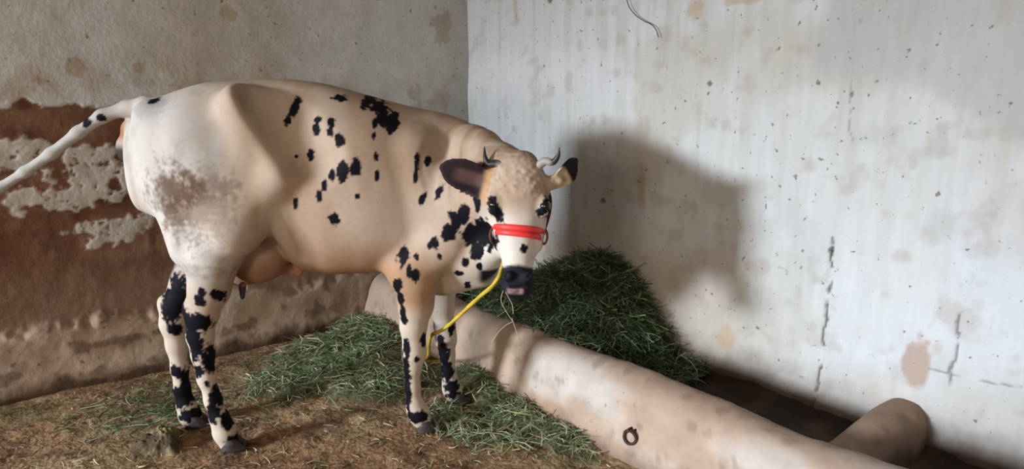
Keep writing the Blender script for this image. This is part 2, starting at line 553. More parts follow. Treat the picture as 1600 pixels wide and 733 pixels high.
def pix(px, py, lat):
    """pixel met with the plane at lateral offset lat of the cow, in cow coordinates"""
    d = ray(px, py)
    n = LT
    t = (lat - (CAM[:2] - M0) @ n) / (d[:2] @ n)
    return to_local(CAM + d * t)


def dep(px, py, depth):
    return to_local(at_depth(px, py, depth))


PRIMS = []          # (function, blend)


def add(fn, k): PRIMS.append((fn, k))


def cone(a, b, ra, rb, k=.04, sub=False):
    a = np.array(a); b = np.array(b); ba = b - a; L2 = ba @ ba

    def fn(p):
        pa = p - a
        h = np.clip(pa @ ba / L2, 0, 1)
        return np.linalg.norm(pa - h[:, None] * ba, axis=1) - (ra + (rb - ra) * h)
    add(fn, -k if sub else k)


def chain(pts, k=.03):
    for (a, ra), (b, rb) in zip(pts[:-1], pts[1:]): cone(a, b, ra, rb, k)


def ellip(c, r, k=.05, frame=None, sub=False):
    c = np.array(c); r = np.array(r)

    def fn(p):
        q = p - c
        if frame is not None: q = q @ frame.T
        k0 = np.linalg.norm(q / r, axis=1); k1 = np.linalg.norm(q / (r * r), axis=1)
        return k0 * (k0 - 1) / np.maximum(k1, 1e-6)
    add(fn, -k if sub else k)


def smooth_interp(x, xp, fp):
    """monotone-ish cubic through table"""
    xp = np.asarray(xp, float); fp = np.asarray(fp, float)
    m = np.gradient(fp, xp)
    i = np.clip(np.searchsorted(xp, x) - 1, 0, len(xp) - 2)
    h = xp[i + 1] - xp[i]; t = np.clip((x - xp[i]) / h, 0, 1)
    return ((2 * t ** 3 - 3 * t ** 2 + 1) * fp[i] + (t ** 3 - 2 * t ** 2 + t) * h * m[i]
            + (-2 * t ** 3 + 3 * t ** 2) * fp[i + 1] + (t ** 3 - t ** 2) * h * m[i + 1])


# torso loft
top_px = [(212, 185), (240, 158), (280, 140), (320, 129), (375, 125), (430, 123), (500, 129), (560, 144), (600, 155), (650, 168), (700, 180),
          (735, 205), (760, 250)]
TOP = np.array([pix(a, b, 0.0) for a, b in top_px])
bot_px = [(212, 330), (300, 365), (395, 362), (432, 380), (458, 414), (500, 428), (560, 428), (610, 428), (660, 445), (710, 450), (745, 430), (765, 380)]
BOT = np.array([pix(a, b, .05) for a, b in bot_px])
S0, S1 = TOP[0, 0], TOP[-1, 0]
WS = [S0 - .01, S0 + .05, S0 + .15, S0 + .28, S0 + .39, S0 + .46, S0 + .54, S0 + .66, S0 + .80, S0 + .95, S0 + 1.08, S0 + 1.2, S1, S1 + .05]
WV = [.085, .130, .170, .215, .243, .222, .215, .238, .248, .225, .195, .165, .12, .10]


def torso(p):
    s = np.clip(p[:, 0], S0, S1)
    zt = smooth_interp(s, TOP[:, 0], TOP[:, 2]); zb = smooth_interp(s, BOT[:, 0], BOT[:, 2])
    w = smooth_interp(s, WS, WV)
    zc = zb + (zt - zb) * .47
    dz = p[:, 2] - zc
    h = np.where(dz > 0, zt - zc, zc - zb)
    ry = p[:, 1] / w; rz = dz / h
    e = 2.25
    r = (np.abs(ry) ** e + np.abs(rz) ** e) ** (1 / e)
    d = (r - 1) * np.minimum(w, h) * .85
    ds = np.maximum(S0 - p[:, 0], p[:, 0] - S1)
    return np.where(ds > 0, np.sqrt(np.maximum(d + .04, 0) ** 2 + ds ** 2) - .04, np.maximum(d, ds - .04) if False else d)


add(torso, 0)
# pelvis: hook bones, pin bones, spine
for sg in (1, -1):
    hook = pix(382, 152, .205); hook[1] *= sg
    ellip(hook, (.05, .034, .030), .09)
    pin = pix(228, 182, .09); pin[1] = sg * .085
    ellip(pin, (.04, .035, .045), .06)
    st = pix(362, 362, .19); st[1] = sg * .18
    cone(hook + np.array([-.01, -.02 * sg, -.03]), pix(440, 265, .2) * np.array([1, sg, 1]), .028, .030, .11)
    cone(pix(440, 265, .2) * np.array([1, sg, 1]), st, .030, .065, .07)
    hipj = pix(300, 225, .12); hipj[1] = sg * .105
    cone(hipj, st, .125, .088, .08)
    bt = pix(250, 225, .1); bt[1] = sg * .085
    bl = pix(303, 385, .13); bl[1] = sg * .13
    cone(bt, bl, .085, .085, .05)
    # flank hollow
    f0 = pix(421, 128, .20); f0[1] = sg * .255
    f1 = pix(490, 240, .22); f1[1] = sg * .318
    cone(f0, f1, .115, .125, .035, sub=True)
    # shoulder blade and arm
    sb = pix(650, 240, .15); sb[1] = sg * .135
    sp = pix(700, 372, .17); sp[1] = sg * .165
    el = pix(640, 425, .17); el[1] = sg * .155
    cone(sb, sp, .07, .095, .07)
    cone(sp, el, .095, .085, .05)
# legs
near_hind = [((333, 400), .165, .100), ((327, 452), .145, .070), ((315, 491), .13, .054), ((313, 524), .12, .045), ((317, 553), .118, .038),
             ((323, 590), .115, .031), ((333, 625), .112, .029), ((343, 653), .110, .032), ((351, 674), .108, .040), ((357, 690), .108, .036)]
far_hind = [((310, 400), -.14, .085), ((292, 440), -.13, .060), ((272, 480), -.12, .050), ((270, 505), -.115, .046), ((276, 539), -.112, .037),
            ((281, 575), -.11, .031), ((284, 606), -.11, .029), ((291, 632), -.11, .033), ((297, 648), -.11, .040), ((301, 658), -.11, .034)]
near_front = [((650, 440), .155, .085), ((650, 476), .14, .066), ((646, 510), .13, .050), ((647, 535), .125, .041), ((647, 553), .122, .044),
              ((645, 575), .12, .031), ((645, 605), .118, .027), ((648, 632), .118, .032), ((654, 645), .118, .041), ((659, 656), .118, .037)]
far_front = [((690, 430), -.15, .085), ((690, 476), -.13, .050), ((695, 510), -.125, .043), ((697, 530), -.12, .043), ((699, 555), -.118, .031),
             ((701, 580), -.118, .028), ((704, 600), -.118, .033), ((707, 610), -.118, .039), ((709, 617), -.118, .036)]
FEET = []
for leg in (near_hind, far_hind, near_front, far_front):
    pts = [(pix(*p, l), r) for p, l, r in leg]
    chain(pts, .025)
    FEET.append(pts[-1][0])
for p, l in (((297, 478), .135), ((258, 470), -.118)):         # points of the hocks
    a = pix(*p, l); cone(a, a + np.array([.05, 0, -.03]), .022, .03, .035)
# neck, turned towards the camera
chain([(dep(690, 300, 2.74), .190), (dep(735, 308, 2.62), .165), (dep(785, 305, 2.50), .120), (dep(812, 300, 2.44), .095)], .06)
chain([(dep(700, 232, 2.75), .10), (dep(745, 240, 2.63), .092), (dep(785, 262, 2.52), .075), (dep(808, 270, 2.45), .06)], .06)
chain([(dep(700, 405, 2.68), .115), (dep(745, 400, 2.58), .085), (dep(785, 375, 2.48), .06)], .05)
cone(dep(690, 430, 2.66), dep(755, 430, 2.60), .07, .045, .05)
# udder, navel
ellip(pix(404, 402, .03), (.110, .10, .098), .025)
ellip(pix(385, 415, -.05), (.09, .08, .075), .03)
for (a, b, l) in ((379, 446, .10),):
    t = pix(a, b, l); cone(t, t + np.array([-.004, 0, -.045]), .015, .010, .012)
cone(pix(446, 418, .0), pix(466, 427, .0), .024, .014, .03)
# under the tail
ellip(pix(201, 203, 0), (.026, .03, .035), .02)
ellip(pix(197, 232, 0), (.034, .030, .050), .02)
# tail, lifted and swung to the left
tail = [((262, 176), 2.50, .045), ((228, 166), 2.49, .034), ((200, 168), 2.48, .026), ((160, 181), 2.46, .0225), ((122, 207), 2.44, .020),
        ((80, 240), 2.42, .019), ((40, 268), 2.40, .018), ((0, 293), 2.38, .017), ((-50, 330), 2.36, .018), ((-90, 390), 2.34, .019),
        ((-108, 450), 2.34, .030), ((-112, 520), 2.34, .008)]
chain([(dep(*p, d), r) for p, d, r in tail], .02)

# head -------------------------------------------------------------
H_POLL = dep(814, 243, 2.395)
H_END = dep(808, 465, 2.265)
HL = np.linalg.norm(H_END - H_POLL)
E_D = (H_END - H_POLL) / HL
R_loc = np.array([R2 @ AX, R2 @ LT, 0.0])
E_R = R_loc - E_D * (R_loc @ E_D); E_R /= np.linalg.norm(E_R)
E_N = np.cross(E_R, E_D)
toC = to_local(CAM) - H_POLL
if E_N @ toC < 0: E_N = -E_N
HF = np.stack([E_R, E_D, E_N])               # rows


def hd(r, t, n):
    """head coordinates: right, fraction down the face, out of the face"""
    return H_POLL + E_R * r + E_D * (t * HL) + E_N * n


HT = [0, .05, .155, .26, .36, .49, .62, .75, .83, .90, .96, 1.0]
HW = [.048, .064, .094, .104, .104, .090, .071, .057, .055, .059, .052, .032]
HTH = [.10, .13, .17, .20, .22, .215, .185, .15, .135, .125, .105, .06]
HNF = [-.03, -.008, .006, .012, .010, .002, -.006, -.010, -.006, .0, -.006, -.028]


def head(p):
    q = (p - H_POLL) @ HF.T
    t = np.clip(q[:, 1] / HL, 0, 1)
    w = smooth_interp(t, HT, HW); th = smooth_interp(t, HT, HTH); nf = smooth_interp(t, HT, HNF)
    rr = q[:, 0] / w; rn = (q[:, 2] - (nf - th / 2)) / (th / 2)
    e = 2.25
    r = (np.abs(rr) ** e + np.abs(rn) ** e) ** (1 / e)
    d = (r - 1) * np.minimum(w, th / 2) * .85
    ds = np.maximum(-q[:, 1], q[:, 1] - HL)
    return np.where(ds > 0, np.sqrt(np.maximum(d + .02, 0) ** 2 + ds ** 2) - .02, d)


add(head, .03)
ellip(hd(0, .035, -.035), (.055, .035, .04), .03, HF)                # poll knob
for sg in (1, -1):
    ellip(hd(sg * .088, .345, -.018), (.020, .038, .026), .022, HF)  # brow
    ellip(hd(sg * .076, .52, -.075), (.014, .07, .03), .03, HF)       # cheek
    ellip(hd(sg * .050, .10, -.035), (.028, .024, .028), .02, HF)    # horn seat
    ellip(hd(sg * .036, .850, .002), (.020, .019, .014), .014, HF)   # nostril wing
    ellip(hd(sg * .041, .846, .012), (.011, .0055, .010), .006, HF, sub=True)
    ellip(hd(sg * .103, .352, -.012), (.014, .020, .016), .008, HF, sub=True)   # eye socket
ellip(hd(0, .955, -.030), (.050, .024, .036), .012, HF)              # lower lip and chin
ellip(hd(0, .927, .010), (.058, .0045, .026), .006, HF, sub=True)    # mouth line

# ears ---------------------------------------------------------------


def ear(base, tip, up, wmax, cup, k=.018, twist_n=None):
    base = np.array(base); tip = np.array(tip)
    L = np.linalg.norm(tip - base); e1 = (tip - base) / L
    e2 = up - e1 * (up @ e1); e2 /= np.linalg.norm(e2)
    e3 = np.cross(e1, e2)
    if e3 @ (to_local(CAM) - base) < 0: e3 = -e3

    def fn(p):
        q = p - base
        a = (q @ e1) / L; b = q @ e2; c = q @ e3
        ac = np.clip(a, 0, 1)
        w = wmax * np.interp(ac, [0, .12, .35, .6, .8, .93, 1], [.40, .62, .95, 1.0, .78, .45, .12])
        cc = cup * (1 - .5 * ac) * ((b / wmax) ** 2) - .012
        dl = np.maximum(np.maximum(-a, a - 1), 0) * L
        dw = np.maximum(np.abs(b) - w, 0)
        dn = np.abs(c - cc)
        return np.sqrt(dl ** 2 + dw ** 2 + dn ** 2) - .0075
    add(fn, k)
    return base, tip, e1, e2, e3, L


ER1 = ear(dep(770, 286, 2.415), dep(687, 261, 2.405), np.array([0, 0, 1.0]), .051, .030)
ER2 = ear(dep(864, 288, 2.42), dep(904, 250, 2.49), (HF.T @ np.array([-.55, -.55, .62])), .035, .028)
chain([(hd(-.085, .175, -.06), .024), (dep(757, 285, 2.418), .017)], .02)
chain([(hd(.085, .175, -.06), .024), (dep(873, 282, 2.425), .017)], .02)


def sdf_all(p, active=None, want_each=False):
    d = None; each = []
    for i, (fn, k) in enumerate(PRIMS):
        if active is not None and not active[i]: continue
        v = fn(p)
        if want_each: each.append(v)
        if d is None:
            d = v
        elif k < 0:
            kk = -k
            hh = np.maximum(kk - np.abs(d + v), 0)
            d = np.maximum(d, -v) + hh * hh / (4 * kk)
        else:
            hh = np.maximum(k - np.abs(d - v), 0) if k > 0 else 0
            d = np.minimum(d, v) - (hh * hh / (4 * k) if k > 0 else 0)
    return (d, each) if want_each else d


def polygonise(h=.006, B=14):
    lo = np.array([-.85, -.42, -.03]); hi = np.array([1.55, .75, 1.56])
    nb = np.ceil((hi - lo) / (h * B)).astype(int)
    n = nb * B + 1
    vol = np.full(n, 1.0, np.float32)
    g = np.stack(np.meshgrid(*[np.arange(b) for b in nb], indexing='ij'), -1).reshape(-1, 3)
    ctr = lo + (g + .5) * B * h
    d, each = sdf_all(ctr, want_each=True)
    each = np.array(each)
    rad = B * h * .87
    sel = np.where(np.abs(d) < rad * 1.7)[0]
    inside = np.where((d < 0) & (np.abs(d) >= rad * 1.7))[0]
    for i in inside:
        a = g[i] * B
        vol[a[0]:a[0] + B + 1, a[1]:a[1] + B + 1, a[2]:a[2] + B + 1] = -1
    loc = np.stack(np.meshgrid(*[np.arange(B + 1)] * 3, indexing='ij'), -1).reshape(-1, 3) * h
    ks = np.array([abs(k) for _, k in PRIMS])
    for i in sel:
        act = np.abs(each[:, i]) < np.abs(d[i]) + rad * 2.6 + ks
        act |= each[:, i] < rad
        act[0] = True
        a = g[i] * B
        v = sdf_all(lo + a * h + loc, act)
        vol[a[0]:a[0] + B + 1, a[1]:a[1] + B + 1, a[2]:a[2] + B + 1] = v.reshape(B + 1, B + 1, B + 1)
    s = vol < 0
    c = np.zeros(np.array(vol.shape) - 1, np.int8)
    offs = [(i, j, k) for i in (0, 1) for j in (0, 1) for k in (0, 1)]
    for (i, j, k) in offs:
        c += s[i:i + c.shape[0], j:j + c.shape[1], k:k + c.shape[2]]
    cells = np.argwhere((c > 0) & (c < 8))
    vid = np.full(c.shape, -1, np.int32); vid[tuple(cells.T)] = np.arange(len(cells))
    val = np.stack([vol[cells[:, 0] + i, cells[:, 1] + j, cells[:, 2] + k] for (i, j, k) in offs], 1).astype(np.float64)
    acc = np.zeros((len(cells), 3)); cnt = np.zeros(len(cells))
    O = np.array(offs, float)
    for a in range(8):
        for b in range(a + 1, 8):
            if np.abs(O[a] - O[b]).sum() != 1: continue
            m = (val[:, a] < 0) != (val[:, b] < 0)
            t = val[m, a] / (val[m, a] - val[m, b])
            acc[m] += O[a] + t[:, None] * (O[b] - O[a]); cnt[m] += 1
    V = lo + (cells + acc / cnt[:, None]) * h
    quads = []
    for ax in range(3):
        sl0 = [slice(None)] * 3; sl1 = [slice(None)] * 3
        sl0[ax] = slice(0, -1); sl1[ax] = slice(1, None)
        e = np.argwhere(s[tuple(sl0)] != s[tuple(sl1)])
        e = e[((e > 0) & (e < np.array(s.shape) - 1))[:, [i for i in range(3) if i != ax]].all(1)]
        a1, a2 = (ax + 1) % 3, (ax + 2) % 3
        u = np.zeros(3, int); u[a1] = 1
        w = np.zeros(3, int); w[a2] = 1
        qd = np.stack([vid[tuple((e - u - w).T)], vid[tuple((e - w).T)], vid[tuple(e.T)], vid[tuple((e - u).T)]], 1)
        flip = ~s[tuple(e.T)]
        qd[flip] = qd[flip][:, ::-1]
        quads.append(qd)
    Q = np.concatenate(quads)
    Q = Q[(Q >= 0).all(1)]
    # keep the largest connected piece is not needed; relax once
    for _ in range(2):
        sm = np.zeros_like(V); ct = np.zeros(len(V))
        for a in range(4):
            b = (a + 1) % 4
            np.add.at(sm, Q[:, a], V[Q[:, b]]); np.add.at(ct, Q[:, a], 1)
            np.add.at(sm, Q[:, b], V[Q[:, a]]); np.add.at(ct, Q[:, b], 1)
        V = V * .5 + .5 * sm / np.maximum(ct, 1)[:, None]
    return V, Q


CV, CQ = polygonise()

# skin folds on the neck, curly hair on the forehead
fn_ = np.cross(CV[CQ[:, 2]] - CV[CQ[:, 0]], CV[CQ[:, 3]] - CV[CQ[:, 1]])
vn_ = np.zeros_like(CV)
for a in range(4): np.add.at(vn_, CQ[:, a], fn_)
vn_ /= np.maximum(np.linalg.norm(vn_, axis=1), 1e-12)[:, None]
na, nb_ = dep(690, 290, 2.74), dep(800, 300, 2.46)
ax_ = (nb_ - na) / np.linalg.norm(nb_ - na)
nt_ = (CV - na) @ ax_ / np.linalg.norm(nb_ - na)
off_ = np.linalg.norm((CV - na) - np.outer((CV - na) @ ax_, ax_), axis=1)
wr_ = sstep(.05, .25, nt_) * sstep(.80, .66, nt_) * sstep(.30, .24, off_) * sstep(.92, 1.08, CV[:, 2])
fold = np.sin((nt_ + .06 * (fbm(CV * 9, 2, 241) - .5) + (CV[:, 2] - 1.1) * .35) * 34)
CV = CV - vn_ * (.0055 * wr_ * sstep(-.2, 1, fold))[:, None]
hq_ = (CV - H_POLL) @ HF.T
fh_ = (np.abs(hq_[:, 0]) < .12) * (hq_[:, 2] > -.06) * sstep(.36, .22, hq_[:, 1] / HL) * sstep(-.12, .0, hq_[:, 1] / HL)
CV = CV + vn_ * (.009 * fh_ * (fbm(CV * 75, 2, 243) - .5))[:, None]
CW = to_world(CV)


def project(W):
    d = W - CAM
    X = d[:, 0] * R2[0] + d[:, 1] * R2[1]
    f = d[:, 0] * F2[0] + d[:, 1] * F2[1]
    zc = f * CP - d[:, 2] * SP
    yc = f * SP + d[:, 2] * CP
    return 800 + F_PX * X / zc, 366 - F_PX * yc / zc, zc


PX, PY, PZ = project(CW)


def surf(px, py):
    """point of the hide met at that place of the photograph (nearest to the lens), in cow coordinates"""
    m = np.where((np.abs(PX - px) < 5) & (np.abs(PY - py) < 5))[0]
    if len(m) == 0:
        m = np.array([np.argmin((PX - px) ** 2 + (PY - py) ** 2)])
    zmin = PZ[m].min()
    m = m[PZ[m] < zmin + .04]
    return CV[m[np.argmin((PX[m] - px) ** 2 + (PY[m] - py) ** 2)]]


# coat ---------------------------------------------------------------
# the two in-image axes written as directions of the cow's own space
E_U = np.array([R2 @ AX, R2 @ LT, 0.0]); E_V = np.array([0, 0, -1.0])
NZ_A = fbm(CV * np.array([52, 52, 20]), 3, 201) - .5
NZ_B = fbm(CV * 90, 2, 203) - .5


def spot(px, py, rx, ry, ang=0.0, wob=1.25, thick=.09, soft=.12):
    c = surf(px, py)
    dist = np.linalg.norm(c - to_local(CAM))
    sc = dist / F_PX
    rx, ry = rx * sc, ry * sc
    q = CV - c
    u = q @ E_U; v = q @ E_V
    a = math.radians(ang); ca, sa = math.cos(a), math.sin(a)
    uu = u * ca + v * sa; vv = -u * sa + v * ca
    dpt = np.linalg.norm(q - np.outer(u, E_U) - np.outer(v, E_V), axis=1)
    d = np.sqrt((uu / rx) ** 2 + (vv / ry) ** 2) + (NZ_A * 1.0 + NZ_B * .6) * wob
    return np.where(dpt < thick, sstep(1 + soft, 1 - soft, d), 0)


SPOTS = [(461, 169, 7, 17, 12), (452, 186, 6, 10), (531, 153, 11, 5, 10), (497, 187, 6, 5), (495, 202, 6, 9), (519, 193, 7, 8), (516, 206, 5, 8),
         (532, 219, 7, 10), (486, 241, 5, 9), (463, 243, 3, 3), (577, 156, 10, 12), (588, 166, 9, 10), (597, 178, 10, 17, -25), (614, 188, 10, 15),
         (610, 202, 5, 8), (586, 193, 4, 8), (584, 214, 3, 6), (587, 245, 3, 7), (589, 273, 4, 9), (556, 257, 8, 16, 12), (534, 268, 8, 15, 12), (518, 273, 5, 8),
         (506, 289, 5, 8), (500, 304, 4, 8), (462, 316, 4, 9), (559, 306, 4, 4), (524, 342, 9, 9), (652, 260, 4, 24, 5), (668, 251, 5, 8),
         (661, 311, 5, 13, 25), (687, 300, 5, 15, 25), (723, 335, 10, 16), (710, 345, 10, 18), (701, 362, 10, 18, 15), (677, 381, 8, 12), (687, 400, 4, 7),
         (745, 318, 6, 14), (734, 366, 10, 22, 15), (756, 364, 17, 28), (745, 390, 12, 15), (766, 375, 9, 16), (727, 410, 6, 8), (749, 416, 5, 7),
         (730, 444, 5, 10), (716, 427, 8, 5), (649, 431, 6, 10), (631, 402, 9, 15), (650, 400, 4, 5), (638, 422, 4, 12), (675, 382, 8, 10), (620, 446, 8, 13),
         # near foreleg
         (626, 467, 6, 13), (629, 486, 6, 14), (632, 499, 6, 8), (635, 545, 6, 20), (635, 587, 8, 35), (637, 618, 8, 22), (651, 652, 15, 9), (663, 529, 5, 12),
         (650, 560, 5, 6),
         # far foreleg
         (688, 529, 6, 8), (704, 510, 5, 14), (692, 556, 9, 24), (697, 582, 11, 20), (704, 606, 12, 10), (707, 618, 12, 7),
         # near hind leg
         (338, 462, 8, 11), (312, 471, 7, 10), (317, 455, 5, 8), (300, 528, 13, 38), (316, 503, 12, 14), (331, 563, 8, 20), (309, 580, 9, 9), (323, 599, 4, 6),
         (341, 618, 11, 17), (332, 642, 9, 18), (359, 650, 7, 14), (367, 686, 9, 10),
         # far hind leg
         (266, 478, 15, 26), (281, 464, 14, 30), (281, 496, 11, 26), (270, 515, 8, 9), (275, 582, 9, 10), (278, 621, 12, 17), (291, 608, 7, 30), (274, 446, 8, 20), (293, 650, 12, 10),
         # tail
         (240, 157, 7, 4), (158, 184, 6, 5), (146, 191, 7, 6),
         # face
         (776, 330, 9, 20, -25), (770, 318, 10, 12), (852, 322, 11, 17, 15), (845, 330, 7, 9), (819, 388, 6, 7)]
zl = CV[:, 2]
nA = fbm(CV * 5, 4, 211); nB = fbm(CV * 16, 4, 213)
coat = np.zeros((len(CV), 3)) + np.array([.41, .288, .205])
rump = sstep(.30, .02, CV[:, 0]) * sstep(.55, .8, zl)
streak = fbm(CV * np.array([9, 9, 2.2]), 3, 233)
coat = mixc(coat, (.56, .46, .37), sstep(.46, .68, streak) * .55)
coat = mixc(coat, (.49, .455, .42), rump * .9)
coat = mixc(coat, (.56, .48, .40), sstep(.85, 1.05, CV[:, 0]) * sstep(.95, .75, zl) * .7)
coat = mixc(coat, (.54, .45, .36), sstep(.66, .48, zl))
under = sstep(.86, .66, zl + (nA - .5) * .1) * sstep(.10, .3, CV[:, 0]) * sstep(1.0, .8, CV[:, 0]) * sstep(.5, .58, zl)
coat = mixc(coat, (.36, .18, .085), under * .85)  # belly dirt plus underside shading painted into the coat
coat = mixc(coat, (.50, .36, .25), sstep(.5, .7, nA) * .35)
# ground dirt on the thigh
coat = mixc(coat, (.33, .29, .255), rump * sstep(.50, .66, fbm(CV * np.array([11, 11, 6]), 4, 235)) * .55)
for (a, b, rx, ry, cl, st_) in ((292, 310, 56, 52, (.20, .145, .105), .95), (262, 310, 26, 40, (.26, .22, .19), .6), (345, 292, 24, 10, (.26, .20, .16), .7),
                               (290, 316, 30, 40, (.10, .055, .032), .95), (262, 290, 18, 16, (.13, .085, .06), .8), (320, 345, 40, 26, (.36, .28, .22), .6), (310, 425, 40, 10, (.22, .17, .14), .6),
                               (330, 235, 12, 30, (.40, .38, .36), .5), (230, 170, 30, 14, (.33, .31, .30), .6), (275, 205, 40, 20, (.46, .40, .36), .5)):
    coat = mixc(coat, cl, spot(a, b, rx, ry, 0, 1.6, soft=.5) * st_ * sstep(.22, .48, nB))
hq = (CV - H_POLL) @ HF.T
ht = hq[:, 1] / HL
is_head = sstep(.16, .13, np.abs(hq[:, 0])) * sstep(-.30, -.25, hq[:, 2]) * (ht > -.1)
coat = mixc(coat, (.68, .62, .55), sstep(.30, .50, ht) * is_head * .8)
coat = mixc(coat, (.54, .42, .33), is_head * sstep(.34, .12, ht) * sstep(.06, .0, np.abs(hq[:, 0])) * .8)
coat = mixc(coat, (.30, .19, .12), is_head * sstep(.10, -.02, ht) * .6)
curl = fbm(CV * np.array([70, 70, 45]), 3, 231)
coat = mixc(coat, (.30, .22, .17), is_head * sstep(.36, .22, ht) * sstep(.52, .70, curl) * .6)
# udder and under the tail
ud = np.linalg.norm((CV - pix(398, 410, .02)) / np.array([.14, .16, .10]), axis=1)
coat = mixc(coat, (.30, .165, .105), sstep(1.15, .85, ud) * sstep(.80, .70, zl))
td = np.linalg.norm(CV - pix(379, 456, .10), axis=1)
coat = mixc(coat, (.06, .045, .05), sstep(.035, .025, td))
vd = np.linalg.norm((CV - pix(196, 222, 0)) / np.array([.05, .05, .09]), axis=1)
coat = mixc(coat, (.30, .12, .05), sstep(1.1, .8, vd) * sstep(pix(196, 222, 0)[2] - .02, pix(196, 222, 0)[2] + .03, zl) * .9)
coat = mixc(coat, (.05, .035, .03), sstep(1.1, .8, vd) * sstep(pix(196, 222, 0)[2] + .01, pix(196, 222, 0)[2] - .03, zl))
black = np.zeros(len(CV))
for sp_ in SPOTS:
    black = np.maximum(black, spot(*sp_))
# far side has patches too
farm = sstep(-.06, -.12, CV[:, 1]) * sstep(.60, .66, fbm(CV * 6, 3, 221))
black = np.maximum(black, farm)
coat = mixc(coat, (.007, .0065, .010), black)
# muzzle
mz = is_head * sstep(.752, .775, ht + (nB - .5) * .05 - np.abs(hq[:, 0]) * .35)
coat = mixc(coat, (.016, .016, .022), mz)
lip = is_head * sstep(.930, .938, ht) * sstep(.985, .965, ht) * sstep(-.050, -.025, hq[:, 2]) * sstep(.034, .022, np.abs(hq[:, 0] + .008))
coat = mixc(coat, (.50, .30, .28), lip * sstep(.25, .5, nB))
# ears
tl = sstep(-.22, -.27, CV[:, 0]) * (zl > .5)
coat = mixc(coat, (.40, .37, .335), tl * (1 - black) * .9)
for (base, tip, e1, e2, e3, L), inner in ((ER1, True), (ER2, False)):
    q = CV - base
    a = (q @ e1) / L; b = q @ e2; c = q @ e3
    on = (a > .05) & (a < 1.12) & (np.abs(b) < .068) & (c > -.035) & (c < .045)
    if inner:
        m = on * sstep(.10, .20, a + (b > 0) * .12 + (nB - .5) * .1)
        coat = mixc(coat, (.030, .020, .022), m)
        fr = on * sstep(.034, .015, np.abs(b + .004)) * sstep(.12, .25, a) * sstep(.80, .62, a) * (c > -.012)
        coat = mixc(coat, (.105, .055, .052), fr * sstep(.35, .6, nB))
        coat = mixc(coat, (.52, .30, .15), on * sstep(.24, .10, a - b * .5))
    else:
        m = on * sstep(.5, .62, a + (nB - .5) * .3 + np.abs(b) * 4.5)
        coat = mixc(coat, (.020, .017, .018), m)
        coat = mixc(coat, (.62, .47, .30), on * (1 - m) * .8)
coat = np.clip(coat, 0, 1)

cow = empty('cow', to_world(np.array([.45, 0, 0])))
tag(cow, 'black-spotted cream cow with a red halter, standing beside the trough and facing the lens', 'cow')
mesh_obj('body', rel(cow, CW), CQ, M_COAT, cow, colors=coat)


def uv_sphere(c, r, seg=20, rings=12):
    V = []; Fc = []
    for i in range(rings + 1):
        t = math.pi * i / rings
        for k in range(seg):
            a = 2 * math.pi * k / seg
            V.append((c[0] + r * math.sin(t) * math.cos(a), c[1] + r * math.sin(t) * math.sin(a), c[2] + r * math.cos(t)))
    for i in range(rings):
        for k in range(seg):
            Fc.append((i * seg + k, i * seg + (k + 1) % seg, (i + 1) * seg + (k + 1) % seg, (i + 1) * seg + k))
    return V, Fc


for sg in (-1, 1):
    c = to_world(hd(sg * .0900, .350, -.0125))
    V, Fc = uv_sphere(c, .0215)
    mesh_obj('eye', rel(cow, V), [f[::-1] for f in Fc], M_EYE, cow)

# horns
for pts, r0 in (([hd(.050, .09, -.03), dep(850, 252, 2.40), dep(864, 253, 2.385), dep(872, 243, 2.375), dep(874, 230, 2.37)], .0165),
                ([hd(-.050, .09, -.03), dep(776, 256, 2.42), dep(764, 256, 2.425), dep(758, 246, 2.43), dep(757, 229, 2.44)], .0175)):
    path = to_world(spline(pts, 22))
    rr = r0 * np.interp(np.linspace(0, 1, 22), [0, .35, .7, 1], [1.05, .85, .55, .10])
    V, Fc = tube(path, rr, 12)
    tt = np.repeat(np.linspace(0, 1, 22), 12)
    cl = np.zeros((len(V), 3)) + np.array([.34, .32, .29])
    cl = mixc(cl, (.03, .025, .025), sstep(.38, .55, tt) if pts[-1] @ E_R > pts[0] @ E_R else sstep(.12, .30, tt))
    mesh_obj('horn', rel(cow, V), Fc, M_HORN, cow, colors=cl)

# hooves: two claws each
for i, f in enumerate(FEET):
    V = []; Fc = []
    for sg in (-1, 1):
        b = len(V)
        rings = [(.062, .020, 0.0, .040, .055), (.056, .019, .012, .038, .050), (.036, .017, .032, .030, .042), (.012, .016, .055, .020, .036)]
        for (front, halfw, z, ctr_y, back) in rings:
            for k in range(12):
                a = 2 * math.pi * k / 12
                x = math.cos(a); y = math.sin(a)
                sx = (front if x > 0 else back * .75) * x
                V.append(np.array([f[0] + .012 + sx, f[1] + sg * .0225 + y * .0215 * (1 - .25 * max(x, 0)), z]))
        for r in range(3):
            for k in range(12):
                Fc.append((b + r * 12 + k, b + r * 12 + (k + 1) % 12, b + (r + 1) * 12 + (k + 1) % 12, b + (r + 1) * 12 + k))
        Fc.append(tuple(b + k for k in reversed(range(12)))); Fc.append(tuple(b + 36 + k for k in range(12)))
    W = to_world(np.array(V))
    gz = float(floor_h(W[0, 0], W[0, 1]))
    W[:, 2] += gz * .5
    mesh_obj('hoof', rel(cow, W), Fc, M_HOOF, cow)

# ------------------------------------------------------------------ halter
halter = empty('halter', to_world(hd(0, .55, 0)))
tag(halter, 'red webbing halter with brown cords strapped round the cow\'s nose', 'halter')


